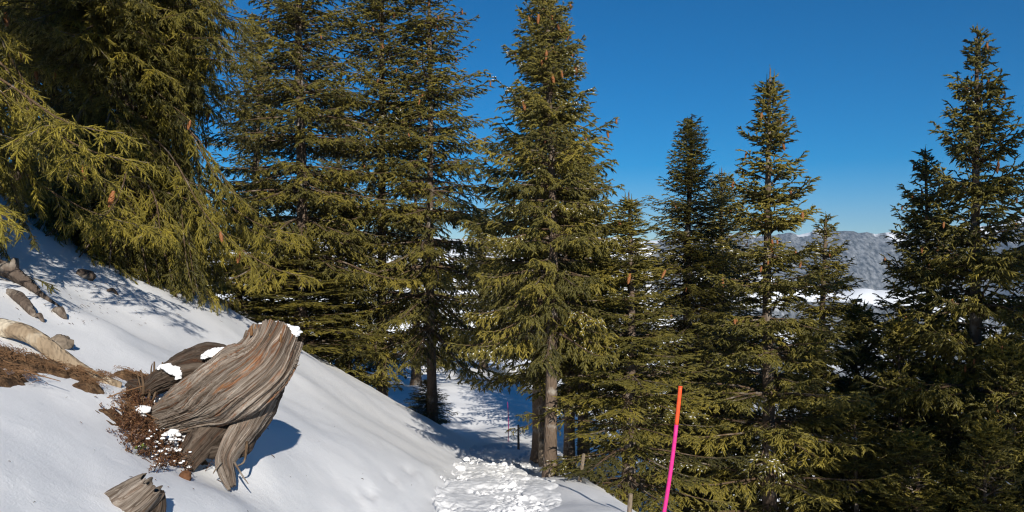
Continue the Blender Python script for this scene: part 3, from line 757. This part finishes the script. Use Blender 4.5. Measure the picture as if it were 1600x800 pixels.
px3 = 3.75 / FPX
def stump():
    e = empty("tree_stump", ray(350, 752), "twisted silver grey tree stump with a splintered top leaning out over the snow bank", 'stump')
    inv = -np.array(e.location)
    def w(px, py, y): return W(px, py, y) + inv
    wood_sweep("weathered_stem", [w(232, 664, 3.86), w(262, 652, 3.80), w(300, 635, 3.75), w(345, 614, 3.71), w(383, 590, 3.70), w(408, 569, 3.72), w(421, 547, 3.76), w(426, 532, 3.80)],
               np.array([[12, 10], [28, 24], [42, 38], [52, 48], [54, 52], [49, 47], [44, 42], [42, 41]]) * px3, 240, 360, M['wood'], 3, .0085, .045, .02, 13., True, e, .5, 5.)
    wood_sweep("buttress_root", [w(415, 600, 3.84), w(400, 634, 3.80), w(382, 668, 3.74), w(362, 698, 3.68), w(352, 722, 3.64), w(356, 742, 3.61), w(362, 758, 3.60)],
               np.array([[26, 26], [24, 28], [20, 22], [16, 17], [12, 14], [10, 11], [5, 6]]) * px3, 110, 120, M['wood_grey'], 11, .005, .02, .01, 7, True, e)
    wood_sweep("buttress_root", [w(425, 596, 3.90), w(408, 640, 3.88), w(388, 676, 3.84), w(382, 696, 3.78), w(374, 708, 3.74)],
               np.array([[22, 24], [22, 26], [17, 20], [13, 15], [6, 8]]) * px3, 60, 70, M['wood_dark'], 14, .006, .02, .01, 6, True, e)
    wood_sweep("old_root", [w(356, 572, 3.90), w(326, 566, 3.88), w(294, 574, 3.86), w(262, 588, 3.88), w(232, 604, 3.92), w(205, 602, 4.0)],
               np.array([[26, 24], [30, 26], [27, 24], [23, 20], [16, 14], [8, 8]]) * px3, 90, 90, M['wood_dark'], 17, .007, .02, .01, 6, True, e, .8, 4.)
    wood_sweep("old_root", [w(340, 668, 3.78), w(318, 690, 3.70), w(298, 716, 3.62), w(286, 740, 3.60), w(284, 756, 3.59)], np.array([[26, 24], [24, 22], [19, 15], [11, 9], [5, 5]]) * px3, 70, 70, M['wood_dark'], 21, .006, .02, .01, 6, True, e, .8, 3.)
    wood_sweep("old_root", [w(312, 640, 3.84), w(345, 640, 3.86), w(378, 626, 3.88), w(410, 600, 3.88)], np.array([[26, 26], [32, 30], [30, 30], [20, 22]]) * px3, 70, 80, M['wood_dark'], 24, .007, .02, .01, 6, True, e, .8, 3.)
    wood_sweep("old_root", [w(300, 690, 3.82), w(326, 704, 3.70), w(348, 702, 3.66), w(368, 692, 3.70)], np.array([[13, 12], [11, 10], [8, 8], [5, 5]]) * px3, 50, 40, M['wood_dark'], 22, .005, .02, .01, 4, True, e)
    # little broken roots at the foot, splinters on the rim
    for P, r in (([(366, 722, 3.57), (378, 742, 3.55), (388, 756, 3.54)], 3), ([(346, 722, 3.58), (338, 732, 3.56), (333, 740, 3.55)], 3), ([(386, 690, 3.68), (382, 720, 3.62), (370, 728, 3.60)], 4), ([(452, 575, 3.72), (468, 570, 3.68)], 2)):
        q, rr = resample([w(*p) for p in P], np.linspace(r, r * .35, len(P)) * px3 * .62, 8); v, f, _, _ = tube(q, rr, 6); S = Soup(); S.add(v, f); link("broken_rootlet", S.mesh("broken_rootlet", M['twig']), e)
    rng = np.random.default_rng(2)
    for k in range(16):
        a = rng.uniform(0, 1); p = w(392 + a * 68, 516 + 12 * a + rng.normal(0, 3), rng.uniform(3.66, 3.82)); h = rng.uniform(.008, .025)
        q = np.array([p - [0, 0, .03], p, p + [rng.normal(0, .006), rng.normal(0, .006), h]]); v, f, _, _ = tube(q, [.008, .006, .001], 4); S = Soup(); S.add(v, f); link("splinter", S.mesh("splinter", M['root_wood']), e)
    # snow lying on the stump
    def pad(name, path, rad_, seed, flat=.4):
        P, R = resample(path, np.array(rad_) * px3, 14); S = Soup(); r_ = np.random.default_rng(seed)
        for p, r in zip(P, R):
            for q in range(3):
                V, F = blob(seed + q, 16, 10); V = V * (1 + .18 * fbm(V[:, 0] * 3 + q, V[:, 1] * 3, V[:, 2] * 3, seed, 2))[:, None]
                S.add(V * r * r_.uniform(.55, .95) * np.array([1, 1, flat]) + p + r_.normal(0, .35, 3) * r * [1, 1, .2], F)
        link(name, S.mesh(name, M['snow']), e)
    pad("snow_cap", [w(402, 512, 3.84), w(424, 511, 3.82), w(446, 515, 3.78), w(464, 523, 3.76)], [6, 20, 17, 5], 4, .42)
    pad("snow_cap", [w(372, 548, 3.84), w(350, 548, 3.82), w(332, 553, 3.76), w(316, 560, 3.74)], [5, 14, 11, 3], 5, .5)
    pad("snow_cap", [w(248, 576, 3.82), w(262, 572, 3.80), w(276, 580, 3.78), w(278, 592, 3.74)], [4, 10, 9, 3], 6, .5)
    return e
stump()

# the cut-off stub at the bottom edge
def stub():
    e = empty("wood_stub", ray(205, 800), "grey split stub of an old root poking from the snow at the bottom edge", 'root')
    inv = -np.array(e.location); w = lambda a, b, c: W(a, b, c) + inv
    k = 2.62 / FPX
    wood_sweep("weathered_stub", [w(110, 850, 2.66), w(155, 822, 2.64), w(190, 795, 2.63), w(218, 774, 2.63), w(234, 760, 2.64)], np.array([[40, 40], [36, 36], [31, 32], [25, 28], [17, 22]]) * k, 90, 110, M['wood_grey'], 31, .006, .07, .02, 4.5, True, e)
    wood_sweep("root_flank", [w(247, 766, 2.70), w(245, 788, 2.69), w(236, 815, 2.66)], np.array([[7, 8], [13, 14], [18, 18]]) * k, 40, 50, M['wood_dark'], 33, .004, .02, .01, 4, True, e)
stub()

# bent driftwood-like branch, broken roots, stone, logs in the shade
def simple_log(name, pts, radii, mat, label, cat, seed, sides=26, n=70, amp=.16, group=None, knots=(), kmat=None):
    P0 = [np.array(p) for p in pts]; base = P0[0]
    e = empty(name, base, label, cat, group)
    q, r = resample([p - base for p in P0], radii, n)
    v, f, TH, S = tube(q, r, sides, True, lambda a, s: amp * np.interp(s, np.linspace(0, s.max(), n), r) * (fbm(np.cos(a) * 1.6, np.sin(a) * 1.6, s * 7, seed, 4) + .4 * fbm(np.cos(a) * 5, np.sin(a) * 5, s * 9, seed + 3, 3)))
    link("bark", mesh_np("bark", v, f, mat), e)
    for (t, d, ln, rr) in knots:
        p = q[int(t * (n - 1))]; kk = np.array([p, p + np.array(d) * ln * .5, p + np.array(d) * ln]); vv, ff, _, _ = tube(kk, [rr, rr * .8, rr * .45], 7); S_ = Soup(); S_.add(vv, ff); link("snag", S_.mesh("snag", kmat or mat), e)
    return e

g = lambda px, py, up=0.: ray(px, py) + [0, 0, up]
k4 = 4.25 / FPX
simple_log("bent_branch", [W(-40, 508, 4.05), W(8, 513, 4.02), W(45, 523, 4.0), W(78, 546, 3.98), W(108, 570, 3.99), W(140, 590, 3.97), W(168, 599, 3.95), W(190, 602, 3.97)], np.array([13, 13, 12.5, 12, 12, 11.5, 10, 4]) * k4, M['log_bark'], "long pale bent branch arching over bare soil at the left edge", 'branch', 5, 30, 110, .15)
simple_log("broken_root", [W(108, 583, 4.0), W(118, 600, 3.94), W(126, 622, 3.88), W(131, 643, 3.80)], np.array([9, 11, 10, 7]) * k4, M['root_wood'], "short broken brown root standing under the bent branch", 'root', 9, 22, 50, .22, None, ((.35, (-.7, -.3, -.6), .09, .008),))
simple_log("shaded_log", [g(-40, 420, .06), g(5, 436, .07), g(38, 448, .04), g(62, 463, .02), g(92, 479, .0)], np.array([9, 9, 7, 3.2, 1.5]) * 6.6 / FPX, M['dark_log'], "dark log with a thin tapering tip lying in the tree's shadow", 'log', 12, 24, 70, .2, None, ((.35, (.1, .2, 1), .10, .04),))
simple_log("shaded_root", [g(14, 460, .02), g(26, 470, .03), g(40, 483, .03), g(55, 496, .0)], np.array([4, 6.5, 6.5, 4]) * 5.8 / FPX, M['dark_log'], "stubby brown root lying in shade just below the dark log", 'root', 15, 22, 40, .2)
for i, (a, b, r_, lab) in enumerate((((84, 487), (102, 499), 5, "small broken root end at the lower edge of the tree's shadow"), ((168, 456), (184, 461), 3.5, "small dark stick far up in the shaded snow"), ((55, 497), (68, 504), 3, "tiny chip of bark beside the stubby brown root"))):
    simple_log("wood_fragment", [g(*a, .01), (g(*a, .03) + g(*b, .03)) / 2, g(*b, .0)], np.array([.6, 1, .5]) * r_ * 6.5 / FPX, M['dark_log'], lab, 'stick', 20 + i, 12, 20, .25, "small pieces of dead wood on the shaded bank")

def stone(px, py, sz, seed, label, mat, cat='stone', name='stone', sq=(1, .8, .6), rz=0., up=.2):
    p = g(px, py); V, F = blob(seed, 26, 16); V = V * sz * np.array(sq); V += .10 * sz * fbm(V[:, 0] / sz * 3, V[:, 1] / sz * 3, V[:, 2] / sz * 3, seed, 3)[:, None]
    o = link(name, mesh_np(name, V, F, mat), None, None, label, cat); o.location = p + [0, 0, sz * up]; o.rotation_euler = (.2, .35, rz); return o
stone(96, 540, .062, 5, "grey brown stone in the snow behind the bent branch", M['stone'], sq=(1.15, .8, .62), rz=-.6)
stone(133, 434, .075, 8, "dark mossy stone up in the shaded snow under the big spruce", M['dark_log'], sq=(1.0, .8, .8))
stone(290, 748, .026, 11, "rounded rust brown piece of rotten wood at the foot of the stump", M['rotten'], cat='wood piece', name='rotten_wood', sq=(.9, .8, 1.2))

# ------------------------------------------------------------------ bare soil patches with needle litter
def soil_patch(name, pxs, res=110, seed=0, th=.0, hgt=.03, mat=None):
    """a sheet that rises out of the snow where the mask says so; pxs: list of (px, py, radius px) lobes"""
    C = [(ray(a, b), r * ray(a, b)[1] / FPX) for a, b, r in pxs]
    x0 = min(c[0] - r * 2.2 for c, r in C); x1 = max(c[0] + r * 2.2 for c, r in C); y0 = min(c[1] - r * 4 for c, r in C); y1 = max(c[1] + r * 4 for c, r in C)
    X, Y = np.meshgrid(np.linspace(x0, x1, res), np.linspace(y0, y1, res), indexing='ij')
    m = np.full(X.shape, -9.)
    for c, r in C: m = np.maximum(m, 1 - np.hypot((X - c[0]) / r, (Y - c[1]) / (r * 1.9)))
    m = m + .42 * fbm(X * 9, Y * 6, None, seed, 4) - th
    Z = height(X, Y) + np.clip(m, -.5, .6) * hgt * 1.6 + .006 * fbm(X * 30, Y * 30, None, seed + 2, 3)
    keep = (m > -.45)
    F = grid_faces(res, res)[:, ::-1]; F = F[keep.ravel()[F].any(1)]
    link(name, mesh_np(name, np.stack([X, Y, Z], -1).reshape(-1, 3), F, mat or M['soil']), None, 'structure')
    return C
PATCH = soil_patch("bare_soil", [(8, 562, 44), (52, 572, 34), (86, 582, 20), (30, 594, 22), (-20, 585, 36)], 150, 3, .12, .05)
PATCH2 = soil_patch("bare_soil", [(128, 592, 24), (165, 596, 20), (205, 592, 20), (235, 600, 20), (140, 606, 18)], 130, 6, .05, .035)
PATCH3 = soil_patch("bare_soil", [(235, 668, 42), (262, 690, 38), (215, 650, 22), (285, 700, 30)], 130, 9, .12, .035)

def litter():
    rng = np.random.default_rng(8); S = Soup()
    for C, n in ((PATCH, 1700), (PATCH2, 800), (PATCH3, 700)):
        for k in range(n):
            c, r = C[rng.integers(len(C))]; x = c[0] + rng.normal(0, r * .5); y = c[1] + rng.normal(0, r * .8)
            z = float(height(x, y)) + .030 + rng.uniform(0, .012); a = rng.normal(.6, 1.1); big = rng.random() < .014; l = rng.gamma(2, .045 if big else .010); rr_ = .0030 if big else .0011
            d = np.array([cos(a), -sin(a) * .9, -.35 * abs(cos(a))]) * l
            v, f, _, _ = tube([np.array([x, y, z]) - d / 2, np.array([x, y, z + .006]), np.array([x, y, z]) + d / 2], [rr_, rr_ * 1.1, rr_ * .5], 4 if big else 3, False); S.add(v, f)
    link("dry_litter", S.mesh("dry_litter", M['litter']), None, 'stuff')
litter()

def fallen_bits():
    """needles, scales and twig ends dropped on the snow under the near trees and round the stump"""
    rng = np.random.default_rng(21); S = Soup()
    for k in range(300):
        q = rng.random()
        p = ray(rng.normal(160, 110), rng.uniform(425, 510)) if q < .72 else (ray(rng.normal(300, 90), rng.normal(670, 60)) if q < .9 else ray(rng.uniform(0, 700), rng.uniform(540, 800)))
        if p[1] > 14: continue
        a = rng.random() * 6.28; l = rng.gamma(1.6, .0042) + .002; d = np.array([cos(a), sin(a), 0]) * l; r = rng.uniform(.0008, .0022)
        d[2] = float(height(p[0] + d[0], p[1] + d[1])) - p[2]
        v, f, _, _ = tube([p - d, p + [0, 0, r], p + d], [r * .6, r, r * .5], 4, False); S.add(v + [0, 0, .006], f)
    link("fallen_litter", S.mesh("fallen_litter", M['twig']), None, 'stuff')
fallen_bits()

# ------------------------------------------------------------------ heather clump and bare stems
def heather():
    base = ray(250, 690); e = empty("heather_shrub", base, "reddish brown heather clump flecked with snow in front of the stump", 'shrub')
    rng = np.random.default_rng(4); S = Soup(); LP, LD = [], []; SN = Soup()
    lobes = [(212, 640, 20), (235, 665, 34), (262, 690, 34), (228, 690, 26), (285, 668, 22), (290, 712, 24), (255, 715, 24), (208, 668, 18)]
    for k in range(700):
        a, b, r = lobes[rng.integers(len(lobes))]; p = ray(a + rng.normal(0, r * .55), b + rng.normal(0, r * .5)) - base
        d = norm(np.array([rng.normal(0, .6), rng.normal(-.35, .5), rng.uniform(.5, 1.2)])); l = rng.uniform(.03, .095)
        m = p + d * l * .5 + rng.normal(0, .006, 3); t = p + d * l + rng.normal(0, .012, 3)
        v, f, _, _ = tube([p, m, t], [.0016, .0013, .0008], 4, False); S.add(v, f)
        for q in range(rng.integers(18, 30)):
            u = rng.uniform(.25, 1); LP.append(p + (t - p) * u + rng.normal(0, .006, 3)); LD.append(norm(d * .6 + rng.normal(0, .7, 3)))
        if rng.random() < .5 and a > 235:
            V, F = blob(k % 12, 8, 6); SN.add(V * rng.uniform(.003, .010) * np.array([1.3, 1, .6]) + t - [0, 0, .003], F)
    LP = np.array(LP); LD = np.array(LD); N = len(LP)
    wv = norm(np.cross(LD, rng.normal(size=(N, 3)))) * .0022; ln = rng.uniform(.007, .014, (N, 1))
    V = np.stack([LP - wv, LP + LD * ln * .5 + wv * 1.2, LP + LD * ln, LP + LD * ln * .4 - wv * 1.3], 1).reshape(-1, 3)
    link("stems", S.mesh("stems", M['heath_stem']), e, 'stuff')
    link("leaves", mesh_np("leaves", V, np.arange(N * 4).reshape(-1, 4), M['heath'], False, {'tint': np.repeat(rng.random(N), 4)}), e, 'stuff')
    for a, b, r in ((302, 668, 14), (292, 690, 13), (314, 650, 12), (270, 712, 7), (250, 632, 13), (274, 634, 12), (222, 662, 5), (286, 645, 9), (300, 712, 9)):
        for q in range(int(r * 3.2)):
            p = ray(a + rng.normal(0, r * .55), b + rng.normal(0, r * .5)) - base; V, F = blob(q % 12, 9, 7); V = V * (1 + .3 * n3(V[:, 0] * 2, V[:, 1] * 2, V[:, 2] * 2 + q, 5))[:, None]
            SN.add(V * rng.gamma(3, .0040) * np.array([1.25, 1, .7]) + p + [0, 0, rng.uniform(.015, .085)], F)
    link("snow_dusting", SN.mesh("snow_dusting", M['snow']), e, 'stuff')
    # sprig of green cowberry
    b2 = ray(216, 712); e2 = empty("cowberry_sprig", b2, "tiny green leafed sprig in the snow below the heather", 'plant'); S = Soup()
    for k in range(22):
        p = np.array([rng.normal(0, .018), rng.normal(0, .02), rng.uniform(.008, .04)]); d = norm(rng.normal(size=3) + [0, 0, .4]); sd = norm(np.cross(d, [.3, .2, 1])) * .006
        S.add(np.array([p, p + d * .008 + sd, p + d * .018, p + d * .008 - sd]), np.array([[0, 1, 2, 3]]), rng.random())
    link("leaves", S.mesh("leaves", M['heath_green'], False), e2, 'stuff')
    b3 = ray(234, 655); e3 = empty("bare_shrub", b3, "leafless upright twigs rising from the heather beside the stump's old root", 'shrub')
    for pts, r in (([(214, 652), (224, 615), (222, 588), (219, 578)], 3.4), ([(222, 655), (232, 622), (240, 592), (241, 565)], 3.6), ([(228, 655), (240, 622), (250, 590), (254, 566)], 3.2), ([(226, 640), (221, 610), (213, 580)], 2.4), ([(206, 640), (206, 622), (205, 612)], 2.2), ([(238, 600), (236, 580), (238, 568)], 2.0), ([(206, 630), (212, 620), (216, 622)], 1.8)):
        q, rr = resample([W(a, b, 3.86 - .0006 * i) - b3 for i, (a, b) in enumerate(pts)], np.linspace(r, r * .45, len(pts)) * 3.86 / FPX * .8, 14)
        v, f, _, _ = tube(q, rr, 7); S = Soup(); S.add(v, f); link("stem", S.mesh("stem", M['twig']), e3)
heather()

# ------------------------------------------------------------------ poles and posts
def pole(name, top, bot, r, split, cols, label, cat):
    e = empty(name, bot, label, cat); top = np.array(top) - bot; z = np.zeros(3)
    for nm, a, b, m in (("lower_section", -.12, split, cols[0]), ("upper_section", split, 1, cols[1])):
        q = [z + top * t + np.array([.012 * sin(pi * np.clip(t, 0, 1)), 0, 0]) for t in np.linspace(a, b, 12)]; v, f, _, _ = tube(q, np.full(12, r), 14); link(nm, mesh_np(nm, v, f, m), e)
    v, f, _, _ = tube([top * .997, top * 1.003], [r * 1.08] * 2, 14); link("end_cap", mesh_np("end_cap", v, f, cols[1]), e)
    return e
pb = np.array([.95, 4.95, 0]); pb[2] = float(height(pb[0], pb[1]))
pt = W(1063, 604, 4.9)
d_ = (pt - W(1036, 800, 4.95)); b_ = W(1036, 800, 4.95); tt_ = (b_[2] - float(height(b_[0], b_[1]))) / d_[2]
b_ = b_ - d_ * max(tt_, .05)
pole("marker_pole", pt, b_, .0125, 1 - np.linalg.norm(d_) * .30 / np.linalg.norm(pt - b_), (M['pink'], M['orange']), "leaning snow marker pole painted pink with an orange upper end", 'marker pole')
b2 = ray(794, 690); pole("thin_marker_pole", W(793, 628, b2[1]), b2, .008, .6, (M['magenta'], M['magenta']), "thin dark magenta marker pole standing at the far end of the path", 'marker pole')

POSTS = "wooden fence posts along the path's outer edge"
def post(px, pyb, pyt, r, label, lean=0., y=None, seed=0, name="fence_post", grp=POSTS):
    b = ray(px, pyb) if y is None else np.array([(px - 800) / FPX * y, y, float(height((px - 800) / FPX * y, y))])
    top = W(px + lean, pyt, b[1]) - b; e = empty(name, b, label, 'post', grp)
    q = [top * t for t in np.linspace(-.25, 1, 16)]; v, f, _, _ = tube(q, np.full(16, r) * np.linspace(1.05, .95, 16), 16, True, lambda a, s: r * .12 * fbm(np.cos(a) * 2, np.sin(a) * 2, s * 3, seed, 3))
    link("shaft", mesh_np("shaft", v, f, M['post']), e)
    q2 = [top, top * 1.015, top * 1.04]; v, f, _, _ = tube(q2, [r * 1.0, r * .9, r * .3], 12); link("snow_cap" if seed == 9 else "weathered_end", mesh_np("weathered_end", v, f, M['post']), e)
    return e
post(810, 704, 665, .018, "short fence post at the far end of the trodden path", 0, None, 1)
post(906, 752, 710, .017, "short leaning fence post on the shaded snow right of the trunks", 6, None, 2)
post(983, 800, 772, .017, "fence post at the bottom edge left of the orange and pink pole", 2, 5.7, 3)
post(848, 716, 688, .040, "pale split plank leaning at the foot of the thick trunk", -1, 9.6, 4, "split_plank", None)
post(843, 712, 640, .014, "thin stake standing just left of the thick trunk", 0, 9.9, 5, "thin_stake", None)

# ------------------------------------------------------------------ the air between here and the mountains
def build_haze():
    x, y0, y1, zb, zt = 6200., -60., 5600., -760., 290.
    V = np.array([[a, b, c] for a in (-x, x) for b in (y0, y1) for c in (zb, zt)])
    F = np.array([[0, 1, 3, 2], [4, 6, 7, 5], [0, 4, 5, 1], [2, 3, 7, 6], [0, 2, 6, 4], [1, 5, 7, 3]])
    m = bpy.data.materials.new("haze"); m.use_nodes = True; t = m.node_tree; t.nodes.clear()
    out = t.nodes.new("ShaderNodeOutputMaterial"); v = t.nodes.new("ShaderNodeVolumePrincipled")
    v.inputs['Color'].default_value = (.46, .68, 1.0, 1); v.inputs['Density'].default_value = 9e-5
    t.links.new(v.outputs[0], out.inputs['Volume'])
    link("haze", mesh_np("haze", V, F, m, False), None, 'stuff')
build_haze()
